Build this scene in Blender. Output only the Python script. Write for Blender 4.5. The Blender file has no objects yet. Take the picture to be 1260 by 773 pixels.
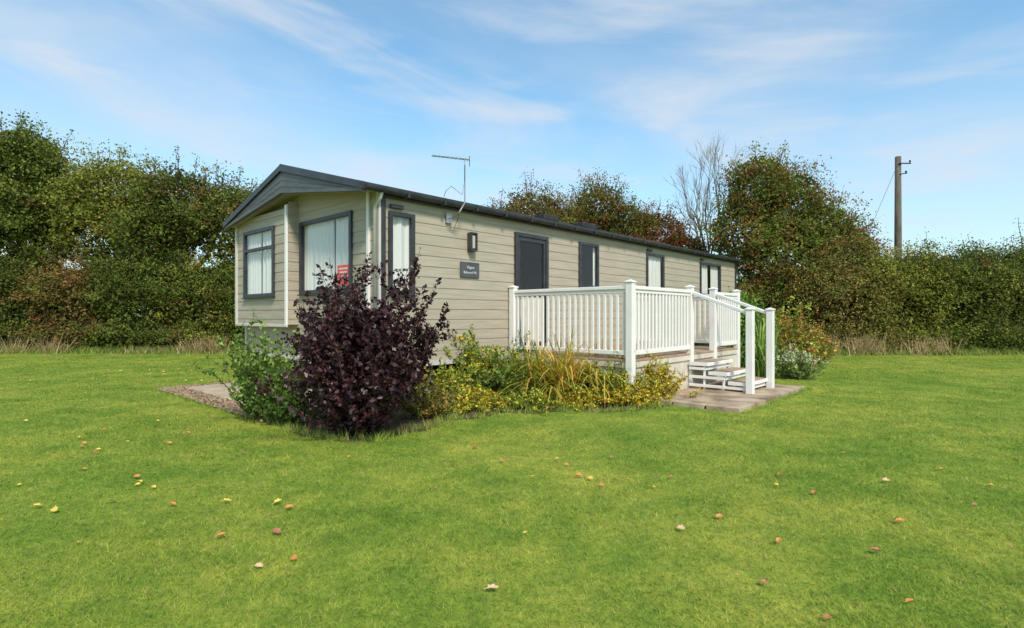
import bpy, bmesh, math, random
import numpy as np
from mathutils import Vector, Matrix
rng = np.random.default_rng(7); random.seed(7)
S = bpy.context.scene; COL = S.collection
F = 670.0; HC = 1.2
def g(px, py):                       # ground point seen at a photo pixel
    D = HC*F/(py-388.0); return ((px-630)/F*D, D)
def gd(px, D): return (px-630)/F*D
def hz(py, D): return HC+(388-py)/F*D
# ------------------------------------------------------------------ materials
def newmat(name):
    m = bpy.data.materials.new(name); m.use_nodes = True
    nt = m.node_tree; b = nt.nodes['Principled BSDF']; return m, nt, b
def N(nt, t, **k):
    n = nt.nodes.new(t)
    for a, v in k.items(): setattr(n, a, v)
    return n
def noisy(name, c1, c2, scale=8, rough=.6, bump=0, bscale=None, stretch=(1,1,1), metallic=0, detail=5, spec=.4, fine=0):
    m, nt, b = newmat(name); L = nt.links
    tc = N(nt,'ShaderNodeTexCoord'); mp = N(nt,'ShaderNodeMapping'); mp.inputs['Scale'].default_value = stretch
    L.new(tc.outputs['Object'], mp.inputs['Vector'])
    n = N(nt,'ShaderNodeTexNoise'); n.inputs['Scale'].default_value = scale; n.inputs['Detail'].default_value = detail
    L.new(mp.outputs[0], n.inputs['Vector'])
    r = N(nt,'ShaderNodeValToRGB'); r.color_ramp.elements[0].position=.35; r.color_ramp.elements[1].position=.65
    r.color_ramp.elements[0].color = (*c1,1); r.color_ramp.elements[1].color = (*c2,1)
    L.new(n.outputs['Fac'], r.inputs['Fac']); L.new(r.outputs['Color'], b.inputs['Base Color'])
    b.inputs['Roughness'].default_value = rough; b.inputs['Metallic'].default_value = metallic
    b.inputs['Specular IOR Level'].default_value = spec
    if bump:
        n2 = N(nt,'ShaderNodeTexNoise'); n2.inputs['Scale'].default_value = bscale or scale*3; n2.inputs['Detail'].default_value = 6
        L.new(mp.outputs[0], n2.inputs['Vector'])
        bp = N(nt,'ShaderNodeBump'); bp.inputs['Strength'].default_value = bump; bp.inputs['Distance'].default_value=.01
        L.new(n2.outputs['Fac'], bp.inputs['Height']); L.new(bp.outputs[0], b.inputs['Normal'])
    return m
def patch_nodes(nt, src):
    L = nt.links
    ge = N(nt,'ShaderNodeNewGeometry')
    out = src
    for sc, c0, c1, lo, hi in ((.35,(.86,.92,.86),(1.14,1.04,1.08),.38,.62),(1.4,(.80,.87,.82),(1.22,1.08,1.18),.35,.65),(5,(.80,.86,.82),(1.24,1.12,1.15),.3,.7),(22,(.82,.86,.82),(1.18,1.12,1.1),.35,.65)):
        n = N(nt,'ShaderNodeTexNoise'); n.inputs['Scale'].default_value = sc; n.inputs['Detail'].default_value=3
        L.new(ge.outputs['Position'], n.inputs['Vector'])
        r = N(nt,'ShaderNodeValToRGB'); r.color_ramp.elements[0].position=lo; r.color_ramp.elements[1].position=hi
        r.color_ramp.elements[0].color=(*c0,1); r.color_ramp.elements[1].color=(*c1,1)
        L.new(n.outputs['Fac'], r.inputs['Fac'])
        mm = N(nt,'ShaderNodeMix', data_type='RGBA', blend_type='MULTIPLY'); mm.inputs[0].default_value=1
        L.new(out, mm.inputs[6]); L.new(r.outputs['Color'], mm.inputs[7]); out = mm.outputs[2]
    return out
def leafmat(name, trans=.3, rough=.5, spec=.35, patch=False):
    m, nt, b = newmat(name); L = nt.links
    at = N(nt,'ShaderNodeAttribute', attribute_name='leafcol')
    src = at.outputs['Color']
    if patch: src = patch_nodes(nt, src)
    L.new(src, b.inputs['Base Color']); b.inputs['Roughness'].default_value = rough; b.inputs['Specular IOR Level'].default_value = spec
    tr = N(nt,'ShaderNodeBsdfTranslucent'); L.new(src, tr.inputs['Color'])
    mx = N(nt,'ShaderNodeMixShader'); mx.inputs[0].default_value = trans
    L.new(b.outputs[0], mx.inputs[1]); L.new(tr.outputs[0], mx.inputs[2])
    L.new(mx.outputs[0], nt.nodes['Material Output'].inputs['Surface'])
    return m
M = {}
M['siding'] = noisy('siding_board',(.35,.305,.228),(.425,.375,.288),3.5,.55,.3,14,(.5,.5,9))
M['trim_grey'] = noisy('pale_trim',(.50,.48,.43),(.56,.54,.49),5,.45)
M['white'] = noisy('white_upvc',(.75,.73,.70),(.81,.79,.76),4,.38)
M['cream'] = noisy('cream_upvc',(.58,.52,.44),(.66,.60,.51),6,.45)
M['anthracite'] = noisy('anthracite_frame',(.028,.03,.034),(.045,.048,.053),6,.4)
M['gable'] = noisy('grey_gable_board',(.085,.088,.092),(.115,.118,.122),4,.5,.15,20,(1,1,6))
M['roof'] = noisy('charcoal_roof',(.018,.018,.02),(.04,.04,.042),18,.65,.5,60)
M['dark'] = noisy('dark_steel',(.015,.015,.016),(.03,.03,.03),8,.7)
M['steel'] = noisy('galvanised_steel',(.35,.35,.36),(.5,.5,.5),12,.4,metallic=.8)
M['rubber'] = noisy('tyre_rubber',(.012,.012,.012),(.03,.03,.028),12,.85)
M['deckboard'] = noisy('deck_board',(.28,.18,.11),(.44,.31,.21),5,.7,.3,30,(8,1,1))
M['stone'] = noisy('patio_stone',(.21,.145,.09),(.48,.37,.26),3.5,.85,.8,40,detail=9)
M['joint'] = noisy('paving_joint',(.07,.055,.03),(.13,.10,.06),20,.95,.8,60)
M['concrete'] = noisy('old_concrete',(.36,.28,.19),(.50,.41,.30),4,.9,.5,60,detail=8)
M['soil'] = noisy('bed_soil',(.04,.035,.016),(.11,.085,.035),12,.95,1,60)
M['gravelbed'] = noisy('gravel_bed',(.12,.08,.05),(.30,.22,.15),40,.95,1,90)
M['bark'] = noisy('bark',(.06,.048,.035),(.14,.115,.085),9,.9,.8,40,(1,1,.3))
M['twig'] = noisy('pale_twig',(.17,.15,.12),(.26,.23,.19),9,.9)
M['stem'] = noisy('green_stem',(.06,.07,.02),(.12,.10,.04),9,.8)
M['redstem'] = noisy('purple_stem',(.05,.02,.018),(.09,.05,.04),9,.8)
M['pole'] = noisy('weathered_pole',(.075,.062,.048),(.15,.13,.10),5,.9,.5,30,(6,6,.5))
M['leaf'] = leafmat('near_leaf',.3)
M['foliage'] = leafmat('tree_foliage',.32,.75,.12)
M['purple'] = leafmat('purple_leaf',.18,.42,.5)
M['blade'] = leafmat('grass_blade',.42,.6,.2,patch=True)
M['straw'] = leafmat('straw_blade',.25,.7,.2)
M['lampglass'] = noisy('opal_glass',(.40,.39,.37),(.46,.45,.43),3,.3)
M['bronze'] = noisy('dark_lamp',(.04,.035,.032),(.065,.06,.055),6,.4)
M['slate'] = noisy('slate_plaque',(.06,.062,.07),(.085,.088,.095),8,.4)
M['ink'] = noisy('pale_lettering',(.6,.6,.6),(.7,.7,.7),8,.5)
M['redpaper'] = noisy('red_notice',(.72,.08,.06),(.8,.13,.1),8,.6)
M['interior'] = noisy('interior_lining',(.16,.14,.11),(.22,.19,.16),3,.8)
m, nt, b = newmat('net_curtain'); b.inputs['Base Color'].default_value=(.78,.77,.74,1); b.inputs['Roughness'].default_value=.9
tr = N(nt,'ShaderNodeBsdfTranslucent'); tr.inputs[0].default_value=(.8,.8,.78,1); mx=N(nt,'ShaderNodeMixShader'); mx.inputs[0].default_value=.12
nt.links.new(b.outputs[0],mx.inputs[1]); nt.links.new(tr.outputs[0],mx.inputs[2]); nt.links.new(mx.outputs[0],nt.nodes['Material Output'].inputs[0]); M['curtain']=m
m, nt, b = newmat('window_glass'); nt.nodes.remove(b)
tr = N(nt,'ShaderNodeBsdfTransparent'); tr.inputs[0].default_value=(.96,.98,.97,1)
gl = N(nt,'ShaderNodeBsdfGlossy'); gl.inputs['Roughness'].default_value=.015
fr = N(nt,'ShaderNodeLayerWeight'); fr.inputs[0].default_value=.5          # facing term is the same from both sides of the pane
pw = N(nt,'ShaderNodeMath', operation='POWER'); pw.inputs[1].default_value=4.0
mt = N(nt,'ShaderNodeMath', operation='MULTIPLY_ADD'); mt.inputs[1].default_value=.9; mt.inputs[2].default_value=.06; mt.use_clamp=True
mx = N(nt,'ShaderNodeMixShader'); nt.links.new(fr.outputs['Facing'],pw.inputs[0]); nt.links.new(pw.outputs[0],mt.inputs[0]); nt.links.new(mt.outputs[0],mx.inputs[0])
nt.links.new(tr.outputs[0],mx.inputs[1]); nt.links.new(gl.outputs[0],mx.inputs[2]); nt.links.new(mx.outputs[0],nt.nodes['Material Output'].inputs[0])
M['glass']=m
m, nt, b = newmat('lawn_ground'); rgb=N(nt,'ShaderNodeRGB'); rgb.outputs[0].default_value=(.195,.275,.04,1)
src = patch_nodes(nt, rgb.outputs[0]); nt.links.new(src,b.inputs['Base Color']); b.inputs['Roughness'].default_value=.9; b.inputs['Specular IOR Level'].default_value=.1
nn=N(nt,'ShaderNodeTexNoise'); nn.inputs['Scale'].default_value=55; nn.inputs['Detail'].default_value=6
gg=N(nt,'ShaderNodeNewGeometry'); nt.links.new(gg.outputs['Position'],nn.inputs['Vector'])
bp=N(nt,'ShaderNodeBump'); bp.inputs['Strength'].default_value=.6; bp.inputs['Distance'].default_value=.02
nt.links.new(nn.outputs['Fac'],bp.inputs['Height']); nt.links.new(bp.outputs[0],b.inputs['Normal']); M['lawn']=m
# ------------------------------------------------------------------ mesh helpers
def mark(o, label=None, cat=None, group=None, kind=None):
    if label: o['label']=label
    if cat: o['category']=cat
    if group: o['group']=group
    if kind: o['kind']=kind
    return o
def thing(name, loc, rz=0, label=None, cat=None, group=None):
    o = bpy.data.objects.new(name,None); COL.objects.link(o); o.location=loc; o.rotation_euler=(0,0,rz); o.empty_display_size=.2
    return mark(o,label,cat,group)
class MB:
    def __init__(s): s.v=[]; s.f=[]
    def add(s, vs, fs):
        k=len(s.v); s.v+= [tuple(v) for v in vs]; s.f += [tuple(i+k for i in f) for f in fs]; return s
    def box(s,x0,x1,y0,y1,z0,z1):
        return s.add([(x0,y0,z0),(x1,y0,z0),(x1,y1,z0),(x0,y1,z0),(x0,y0,z1),(x1,y0,z1),(x1,y1,z1),(x0,y1,z1)],
          [(0,3,2,1),(4,5,6,7),(0,1,5,4),(1,2,6,5),(2,3,7,6),(3,0,4,7)])
    def pbox(s,P,a0,a1,z0,z1,d0,d1):
        c=[P(a,z,d) for z in (z0,z1) for (a,d) in ((a0,d0),(a1,d0),(a1,d1),(a0,d1))]
        return s.add(c,[(0,3,2,1),(4,5,6,7),(0,1,5,4),(1,2,6,5),(2,3,7,6),(3,0,4,7)])
    def bar(s,p,q,w,h):
        p=Vector(p);q=Vector(q);d=(q-p).normalized(); side=d.cross(Vector((0,0,1)))
        if side.length<1e-4: side=Vector((1,0,0))
        side.normalize(); up=side.cross(d)
        c=[]
        for o in (p,q):
            for a,b in ((-1,-1),(1,-1),(1,1),(-1,1)): c.append(o+side*a*w/2+up*b*h/2)
        return s.add(c,[(0,3,2,1),(4,5,6,7),(0,1,5,4),(1,2,6,5),(2,3,7,6),(3,0,4,7)])
    def tube(s,pts,rad,n=6):
        pts=[Vector(p) for p in pts]
        if not hasattr(rad,'__len__'): rad=[rad]*len(pts)
        k=len(s.v); up=Vector((.31,.17,.93))
        for i,p in enumerate(pts):
            d=(pts[min(i+1,len(pts)-1)]-pts[max(i-1,0)]).normalized(); a=d.cross(up)
            if a.length<.1: a=d.cross(Vector((1,0,0)))
            a.normalize(); b=d.cross(a)
            for j in range(n):
                t=2*math.pi*j/n; s.v.append(tuple(p+(a*math.cos(t)+b*math.sin(t))*rad[i]))
        for i in range(len(pts)-1):
            for j in range(n):
                s.f.append((k+i*n+j,k+i*n+(j+1)%n,k+(i+1)*n+(j+1)%n,k+(i+1)*n+j))
        s.f.append(tuple(k+j for j in range(n))[::-1]); e=k+(len(pts)-1)*n; s.f.append(tuple(e+j for j in range(n)))
        return s
    def build(s,name,mat,parent=None,bev=0,smooth=False,fix=True):
        me=bpy.data.meshes.new(name); me.from_pydata(s.v,[],s.f)
        if fix:
            bm=bmesh.new(); bm.from_mesh(me); bmesh.ops.recalc_face_normals(bm,faces=bm.faces); bm.to_mesh(me); bm.free()
        if smooth: me.polygons.foreach_set('use_smooth',[True]*len(me.polygons))
        me.materials.append(mat); o=bpy.data.objects.new(name,me); COL.objects.link(o)
        if parent: o.parent=parent
        if bev:
            md=o.modifiers.new('bevel','BEVEL'); md.width=bev; md.segments=2; md.limit_method='ANGLE'
        return o
def np_mesh(name, V, k, col, mat, parent=None):
    n=len(V)//k; me=bpy.data.meshes.new(name)
    me.vertices.add(n*k); me.vertices.foreach_set('co',V.astype(np.float32).ravel())
    me.loops.add(n*k); me.loops.foreach_set('vertex_index',np.arange(n*k,dtype=np.int32))
    me.polygons.add(n); me.polygons.foreach_set('loop_start',np.arange(0,n*k,k,dtype=np.int32))
    at=me.attributes.new('leafcol','FLOAT_COLOR','POINT')
    c=np.ones((n*k,4),dtype=np.float32); c[:,:3]=np.repeat(np.minimum(col,.85),k,axis=0); at.data.foreach_set('color',c.ravel())
    me.update(calc_edges=True); me.materials.append(mat)
    o=bpy.data.objects.new(name,me); COL.objects.link(o)
    if parent: o.parent=parent
    return o
def unit(a): return a/np.maximum(np.linalg.norm(a,axis=1,keepdims=True),1e-9)
def leaf_obj(name,pos,size,col,mat,parent=None,aspect=.6,droop=0.,axis=None):
    n=len(pos); a=rng.normal(size=(n,3))
    if axis is not None: a=a*.6+axis
    a[:,2]-=droop; a=unit(a)
    b=unit(np.cross(a,rng.normal(size=(n,3))+np.array([0,0,.8]))); nn=np.cross(a,b)
    s=np.asarray(size).reshape(-1,1)*np.ones((n,1))
    V=np.empty((n,4,3)); V[:,0]=pos-a*s*.5; V[:,2]=pos+a*s*.5
    V[:,1]=pos+b*s*aspect*.5+nn*s*.12-a*s*.06; V[:,3]=pos-b*s*aspect*.5+nn*s*.12-a*s*.06
    return np_mesh(name,V.reshape(-1,3),4,col,mat,parent)
def pick(cols,n,w=None):
    cols=np.array(cols); i=rng.choice(len(cols),n,p=w); return cols[i]
LG=np.array([2.85,2.6,2.3])
def crown(blobs,dens,clump,palette,w=None,size=.1,fill=.5,accent=None):
    P=[];C=[];Z=[]
    for (c,r) in blobs:
        c=np.array(c);r=np.array(r,dtype=float); p=1.6
        area=4*math.pi*(((r[0]*r[1])**p+(r[0]*r[2])**p+(r[1]*r[2])**p)/3)**(1/p)
        K=max(6,int(area/(clump*clump*2.2))); n=int(area*dens)
        d=unit(rng.normal(size=(K,3))); d[:,2]=np.where(d[:,2]<-.3,-d[:,2]*.6,d[:,2])
        cc=c+d*r*rng.uniform(.70,1.13,(K,1)); bright=rng.uniform(.65,1.35,(K,1)); cl=pick(palette,K,w)*bright*LG
        rust=rng.random(K)<.055; cl[rust]=np.array([.23,.13,.05])*rng.uniform(.6,1.1,(rust.sum(),1))
        sg=clump*rng.uniform(.3,.75,(K,1))
        i=rng.integers(0,K,n); P.append(cc[i]+rng.normal(size=(n,3))*sg[i]*np.array([1,1,.7]))
        col=cl[i]*rng.uniform(.88,1.12,(n,1))
        if accent is not None:
            hot=rng.random(K)<accent[1]; mk=hot[i]&(rng.random(n)<accent[2]); col[mk]=np.array(accent[0])*1.3*rng.uniform(.6,1.3,(mk.sum(),1))
        C.append(col); Z.append(size*rng.uniform(.6,1.3,n))
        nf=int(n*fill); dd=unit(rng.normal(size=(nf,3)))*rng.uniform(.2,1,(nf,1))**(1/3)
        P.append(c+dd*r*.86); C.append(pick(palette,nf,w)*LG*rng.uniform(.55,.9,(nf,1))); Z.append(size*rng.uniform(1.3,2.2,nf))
    P=np.concatenate(P);C=np.concatenate(C);Z=np.concatenate(Z); k=P[:,2]>.03
    return P[k],C[k],Z[k]
def limb(mb,p,q,r0,r1,n=5,wob=.12):
    p=np.array(p,float);q=np.array(q,float);L=np.linalg.norm(q-p); pts=[]
    for i in range(n+1):
        t=i/n; w=math.sin(math.pi*t)*wob*L; pts.append(p+(q-p)*t+rng.normal(size=3)*w*.5)
    mb.tube(pts,[r0+(r1-r0)*i/n for i in range(n+1)],6); return pts
def tree(name,label,cat,x,y,blobs,palette,w=None,dens=150,clump=.5,size=.1,trunk=.14,accent=None,group=None,shoots=0,stemmat='bark'):
    t=thing(name,(x,y,0),0,label,cat,group)
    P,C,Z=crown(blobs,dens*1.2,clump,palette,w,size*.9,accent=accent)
    mb=MB(); low=min(b[0][2] for b in blobs)
    k=(.05*rng.normal(),.05*rng.normal(),max(.5,low*.7)); limb(mb,(0,0,-.05),k,trunk,trunk*.75)
    EP=[];EC=[];EZ=[]
    for (c,r) in blobs:
        limb(mb,k,c,trunk*.6,trunk*.25)
        for j in range(4):
            d=unit(rng.normal(size=(1,3)))[0]; d[2]=abs(d[2]); limb(mb,c,np.array(c)+d*np.array(r)*.85,trunk*.22,.012,4)
    for j in range(shoots):
        c,r=blobs[rng.integers(0,len(blobs))]; d=rng.normal(size=3); d[2]=abs(d[2])*1.6+.5; d=d/np.linalg.norm(d)
        a=np.array(c)+d*np.array(r)*.8; L=rng.uniform(.5,1.2); up=d*.5+np.array([0,0,.7]); e=a+up*L*(.5+.25*r[2])
        limb(mb,a,e,.018,.005,4,.06); n=30; tt=rng.uniform(.2,1,(n,1)); EP.append(a+(e-a)*tt+rng.normal(size=(n,3))*.09)
        EC.append(pick(palette,n,w)*LG*rng.uniform(.8,1.3,(n,1))); EZ.append(size*rng.uniform(.6,1.1,n))
    if EP: P=np.concatenate([P]+EP);C=np.concatenate([C]+EC);Z=np.concatenate([Z]+EZ)
    mb.build('trunk',M[stemmat],t,smooth=True,fix=False)
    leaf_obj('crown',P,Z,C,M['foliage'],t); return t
# ------------------------------------------------------------------ world, sun, camera
w=bpy.data.worlds.new('World'); S.world=w; w.use_nodes=True; nt=w.node_tree; L=nt.links
bg=nt.nodes['Background']; sky=N(nt,'ShaderNodeTexSky'); sky.sky_type='NISHITA'; sky.sun_disc=False
EL=math.radians(46); AZ=math.radians(160)
sky.sun_elevation=EL; sky.sun_rotation=AZ; sky.air_density=1.0; sky.dust_density=.6; sky.ozone_density=1.4
tc=N(nt,'ShaderNodeTexCoord'); sp=N(nt,'ShaderNodeSeparateXYZ'); L.new(tc.outputs['Generated'],sp.inputs[0])
az=N(nt,'ShaderNodeMath',operation='ARCTAN2'); L.new(sp.outputs[0],az.inputs[0]); L.new(sp.outputs[1],az.inputs[1])
def cloud(scale,tilt,stretch,off,lo,hi,detail=7,dist=.6,rough=.55):
    el=N(nt,'ShaderNodeMath',operation='ARCSINE'); L.new(sp.outputs[2],el.inputs[0])
    t=N(nt,'ShaderNodeMath',operation='MULTIPLY_ADD'); L.new(az.outputs[0],t.inputs[0]); t.inputs[1].default_value=tilt; L.new(el.outputs[0],t.inputs[2])
    a2=N(nt,'ShaderNodeMath',operation='MULTIPLY'); L.new(az.outputs[0],a2.inputs[0]); a2.inputs[1].default_value=1/stretch
    cb=N(nt,'ShaderNodeCombineXYZ'); L.new(a2.outputs[0],cb.inputs[0]); L.new(t.outputs[0],cb.inputs[1]); cb.inputs[2].default_value=off
    n=N(nt,'ShaderNodeTexNoise'); n.inputs['Scale'].default_value=scale; n.inputs['Detail'].default_value=detail; n.inputs['Distortion'].default_value=dist; n.inputs['Roughness'].default_value=rough
    L.new(cb.outputs[0],n.inputs['Vector'])
    r=N(nt,'ShaderNodeMapRange',interpolation_type='SMOOTHSTEP'); r.inputs[1].default_value=lo; r.inputs[2].default_value=hi; L.new(n.outputs['Fac'],r.inputs[0]); return r.outputs[0]
c1=cloud(7,.22,4,2.3,.45,.72); c2=cloud(2.6,.12,2.2,5.1,.37,.74,5,.4,.5); c3=cloud(13,.05,6,9.4,.50,.72,7,.5,.55)
hzn=N(nt,'ShaderNodeMapRange',interpolation_type='SMOOTHSTEP'); L.new(sp.outputs[2],hzn.inputs[0]); hzn.inputs[1].default_value=.42; hzn.inputs[2].default_value=.0; hzn.inputs[3].default_value=.04; hzn.inputs[4].default_value=.58
def mth(op,a,b):
    n=N(nt,'ShaderNodeMath',operation=op,use_clamp=True)
    for i,v in enumerate((a,b)):
        if isinstance(v,(int,float)): n.inputs[i].default_value=v
        else: L.new(v,n.inputs[i])
    return n.outputs[0]
fac=mth('ADD',mth('ADD',mth('MULTIPLY',c1,.5),mth('MULTIPLY',c2,.45)),mth('ADD',hzn.outputs[0],mth('MULTIPLY',c3,.35))); fac=mth('MULTIPLY',fac,.9)
tint=N(nt,'ShaderNodeMix',data_type='RGBA',blend_type='MULTIPLY'); tint.inputs[0].default_value=1; L.new(sky.outputs[0],tint.inputs[6]); tint.inputs[7].default_value=(1.05,1.52,1.52,1)
mx=N(nt,'ShaderNodeMix',data_type='RGBA'); L.new(fac,mx.inputs[0]); L.new(tint.outputs[2],mx.inputs[6]); mx.inputs[7].default_value=(4.9,5.3,5.75,1)
L.new(mx.outputs[2],bg.inputs['Color']); bg.inputs['Strength'].default_value=.15
sd=bpy.data.lights.new('sun','SUN'); sd.energy=4.1; sd.angle=math.radians(9); sd.color=(1,.91,.78); so=bpy.data.objects.new('sun',sd); COL.objects.link(so)
dv=Vector((math.sin(AZ)*math.cos(EL),math.cos(AZ)*math.cos(EL),math.sin(EL))); so.rotation_euler=dv.to_track_quat('Z','Y').to_euler()
cd=bpy.data.cameras.new('camera'); cd.sensor_width=36; cd.lens=36*F/1260; cd.clip_end=2000; cd.shift_y=.0012
co=bpy.data.objects.new('camera',cd); COL.objects.link(co); co.location=(0,0,HC); co.rotation_euler=(math.radians(90),0,0); S.camera=co
S.view_settings.view_transform='Standard'; S.view_settings.look='None'; S.view_settings.exposure=0
# ------------------------------------------------------------------ frame of the caravan
CX,CY=-1.693,7.0; RZ=math.atan2(.737,.676); cR,sR=math.cos(RZ),math.sin(RZ)
def W2(x,y): return (CX+x*cR-y*sR, CY+x*sR+y*cR)
def toL(X,Y):
    dx,dy=X-CX,Y-CY; return dx*cR+dy*sR, -dx*sR+dy*cR
WD=4.2; LN=12.2; ZB=.55; ZE=2.85; ZR=3.42
mb=MB(); R=600; mb.add([(-R,-R,0),(R,-R,0),(R,R,0),(-R,R,0)],[(0,1,2,3)]); gr=mb.build('lawn',M['lawn']); mark(gr,'short green mown lawn',None,None,'structure')
bedpx=[(320,508),(345,525),(370,537),(400,541),(428,545),(455,543),(505,533),(525,530),(550,518),(590,515),(620,508),(660,510),(700,505),(740,508),(775,506),(805,503),(832,498)]
bed=[g(*p) for p in bedpx]+[W2(3.2,-2.25),W2(2.4,-2.1),W2(2.4,-.1),W2(-.3,-.1),W2(-.6,.6)]
mb=MB(); mb.add([(x,y,.006) for x,y in bed],[tuple(range(len(bed)))]); mark(mb.build('flower_bed_soil',M['soil'],fix=False),'dark soil of the planting bed',None,None,'structure')
gv=[W2(-1.42,.2),W2(-.2,-.1),W2(12.6,.1),W2(12.6,4.3),W2(.2,4.3),W2(-1.42,4.12)]
mb=MB(); mb.add([(x,y,.010) for x,y in gv],[tuple(range(len(gv)))]); mark(mb.build('gravel_bed',M['gravelbed'],fix=False),'brown gravel strip',None,None,'structure')
mb=MB(); mb.box(-1.08,.3,.2,2.05,-.02,.035); mb.box(-1.08,.3,2.07,3.9,-.02,.035)
o=mb.build('concrete_path',M['concrete'],bev=.008); o.location=(CX,CY,0); o.rotation_euler=(0,0,RZ); mark(o,'worn concrete slab path',None,None,'structure')
PX0=2.75
mb=MB(); x=PX0
for wd in (.6,.45,.6,.6,.6):
    y=-3.55
    for hd in (.45,.45,.43):
        h4=.06+rng.uniform(-.006,.006,4); j=rng.uniform(-.006,.006,8)
        c=[(x+.013+j[0],y+.013+j[1]),(x+wd-.013+j[2],y+.013+j[3]),(x+wd-.013+j[4],y+hd-.013+j[5]),(x+.013+j[6],y+hd-.013+j[7])]
        mb.add([(a,b,-.02) for a,b in c]+[(a,b,h4[i]) for i,(a,b) in enumerate(c)],[(0,3,2,1),(4,5,6,7),(0,1,5,4),(1,2,6,5),(2,3,7,6),(3,0,4,7)]); y+=hd
    x+=wd
o=mb.build('patio_paving',M['stone'],bev=.006); o.location=(CX,CY,0); o.rotation_euler=(0,0,RZ); mark(o,'weathered brown stone paving at the foot of the deck steps',None,None,'structure')
mb=MB(); mb.box(PX0+.03,5.57,-3.51,-2.25,-.03,.040); o=mb.build('paving_joints',M['joint']); o.location=(CX,CY,0); o.rotation_euler=(0,0,RZ); mark(o,'dark earthy joints between the paving stones',None,None,'structure')
n=4200; lx=rng.uniform(-1.44,-1.08,n); ly=rng.uniform(.0,4.15,n); ex=rng.random(n)<.3; lx[ex]=rng.uniform(-1.42,.2,ex.sum()); ly[ex]=rng.uniform(3.9,4.2,ex.sum())
ex=rng.random(n)<.2; lx[ex]=rng.uniform(-1.3,0,ex.sum()); ly[ex]=rng.uniform(-.1,.25,ex.sum())
wx=CX+lx*cR-ly*sR; wy=CY+lx*sR+ly*cR; r=rng.uniform(.008,.024,n)
oc=np.array([(1,0,0),(0,1,0),(-1,0,0),(0,-1,0),(0,0,.7),(0,0,-.7)],float); tris=[(0,1,4),(1,2,4),(2,3,4),(3,0,4),(1,0,5),(2,1,5),(3,2,5),(0,3,5)]
V=oc[None]*r[:,None,None]*rng.uniform(.6,1.3,(n,6,1)); V+=np.stack([wx,wy,r*.5+.012],1)[:,None]
VV=V[:,np.array(tris)].reshape(-1,3); pc=np.repeat(pick([(.36,.25,.16),(.45,.36,.27),(.22,.15,.10),(.46,.30,.18)],n)*rng.uniform(.6,1.2,(n,1)),8,axis=0)
o=np_mesh('gravel',VV,3,pc,M['straw']); mark(o,'loose brown pebbles beside the concrete path','gravel',None,'stuff')
# ------------------------------------------------------------------ static caravan
car=thing('static_caravan',(CX,CY,0),RZ,'beige static caravan with horizontal boards, charcoal window frames and low pitched roof','caravan')
Ps=lambda a,z,d:(a,-d,z)
Pf=lambda a,z,d:(-d,a,z)
Pb=lambda a,z,d:(-.17-d,a,z)
PBk=lambda a,z,d:(a,WD+d,z)
Pe=lambda a,z,d:(LN+d,a,z)
PH=.148; DP=.0075
def siding(mb,P,a0,a1,z0,z1,op=(),arange=None,zref=ZB):
    bk={z0,z1}
    k=0
    while zref+k*PH<z1:
        if zref+k*PH>z0: bk.add(zref+k*PH)
        k+=1
    for (_,_,c,d) in op:
        for q in (c,d):
            if z0<q<z1: bk.add(q)
    bk=sorted(bk)
    def dep(z,low):
        t=((z-zref)/PH)%1.0
        if low and t>.999: t=0
        if (not low) and t<.001: t=1
        return DP*(1-t)
    for lo,hi in zip(bk,bk[1:]):
        if hi-lo<1e-5: continue
        iv=[(a0,a1)]
        mid=(lo+hi)/2
        for (b0,b1,c,d) in op:
            if c<=mid<=d:
                nv=[]
                for (p,q) in iv:
                    if b1<=p or b0>=q: nv.append((p,q)); continue
                    if b0>p: nv.append((p,b0))
                    if b1<q: nv.append((b1,q))
                iv=nv
        dl,dh=dep(lo,True),dep(hi,False)
        for (p,q) in iv:
            p2,q2=p,q; p3,q3=p,q
            if arange:
                pl_,ql=arange(lo); ph,qh=arange(hi); p2,q2=max(p,pl_),min(q,ql); p3,q3=max(p,ph),min(q,qh)
            mb.add([P(p2,lo,dl),P(q2,lo,dl),P(q3,hi,dh),P(p3,hi,dh)],[(0,1,2,3)])
            if dl>DP*.95: mb.add([P(p2,lo,0),P(q2,lo,0),P(q2,lo,dl),P(p2,lo,dl)],[(0,1,2,3)])
WINS=[(.125,.52,1.48,2.55),(4.35,4.98,1.72,2.57),(6.91,7.71,1.72,2.58),(9.73,11.05,1.72,2.58)]
DOOR=(2.56,3.39,.63,2.55)
FW=(.66,2.13,1.53,2.62); BW=(2.68,3.84,1.51,2.62)
mb=MB(); siding(mb,Ps,.0,LN,ZB,ZE,WINS+[DOOR]); mb.build('side_wall',M['siding'],car,fix=False)
gr_=lambda z:(0+max(0,(z-ZE))/(ZR-ZE)*WD/2, WD-max(0,(z-ZE))/(ZR-ZE)*WD/2)
mb=MB(); siding(mb,Pf,0,WD,ZB,ZR-.05,[FW,(2.3,4.12,1.1,2.75)],gr_); mb.build('front_wall',M['siding'],car,fix=False)
mb=MB(); siding(mb,Pb,2.22,WD,1.055,2.86,[BW])
P2=lambda a,z,d:(a,2.22-d,z); siding(mb,P2,-.17,0,1.055,2.95)
P3=lambda a,z,d:(a,WD+d,z); siding(mb,P3,-.17,0,1.055,2.86)
mb.add([(-.17,2.22,1.055),(-.17,WD,1.055),(0,WD,1.055),(0,2.22,1.055)],[(0,1,2,3)])
bay=mb.build('bay',M['siding'],car,fix=False)
mb=MB(); siding(mb,PBk,0,LN,ZB,ZE); siding(mb,Pe,0,WD,ZB,ZR-.05,(),gr_); mb.build('rear_wall',M['siding'],car,fix=False)
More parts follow.
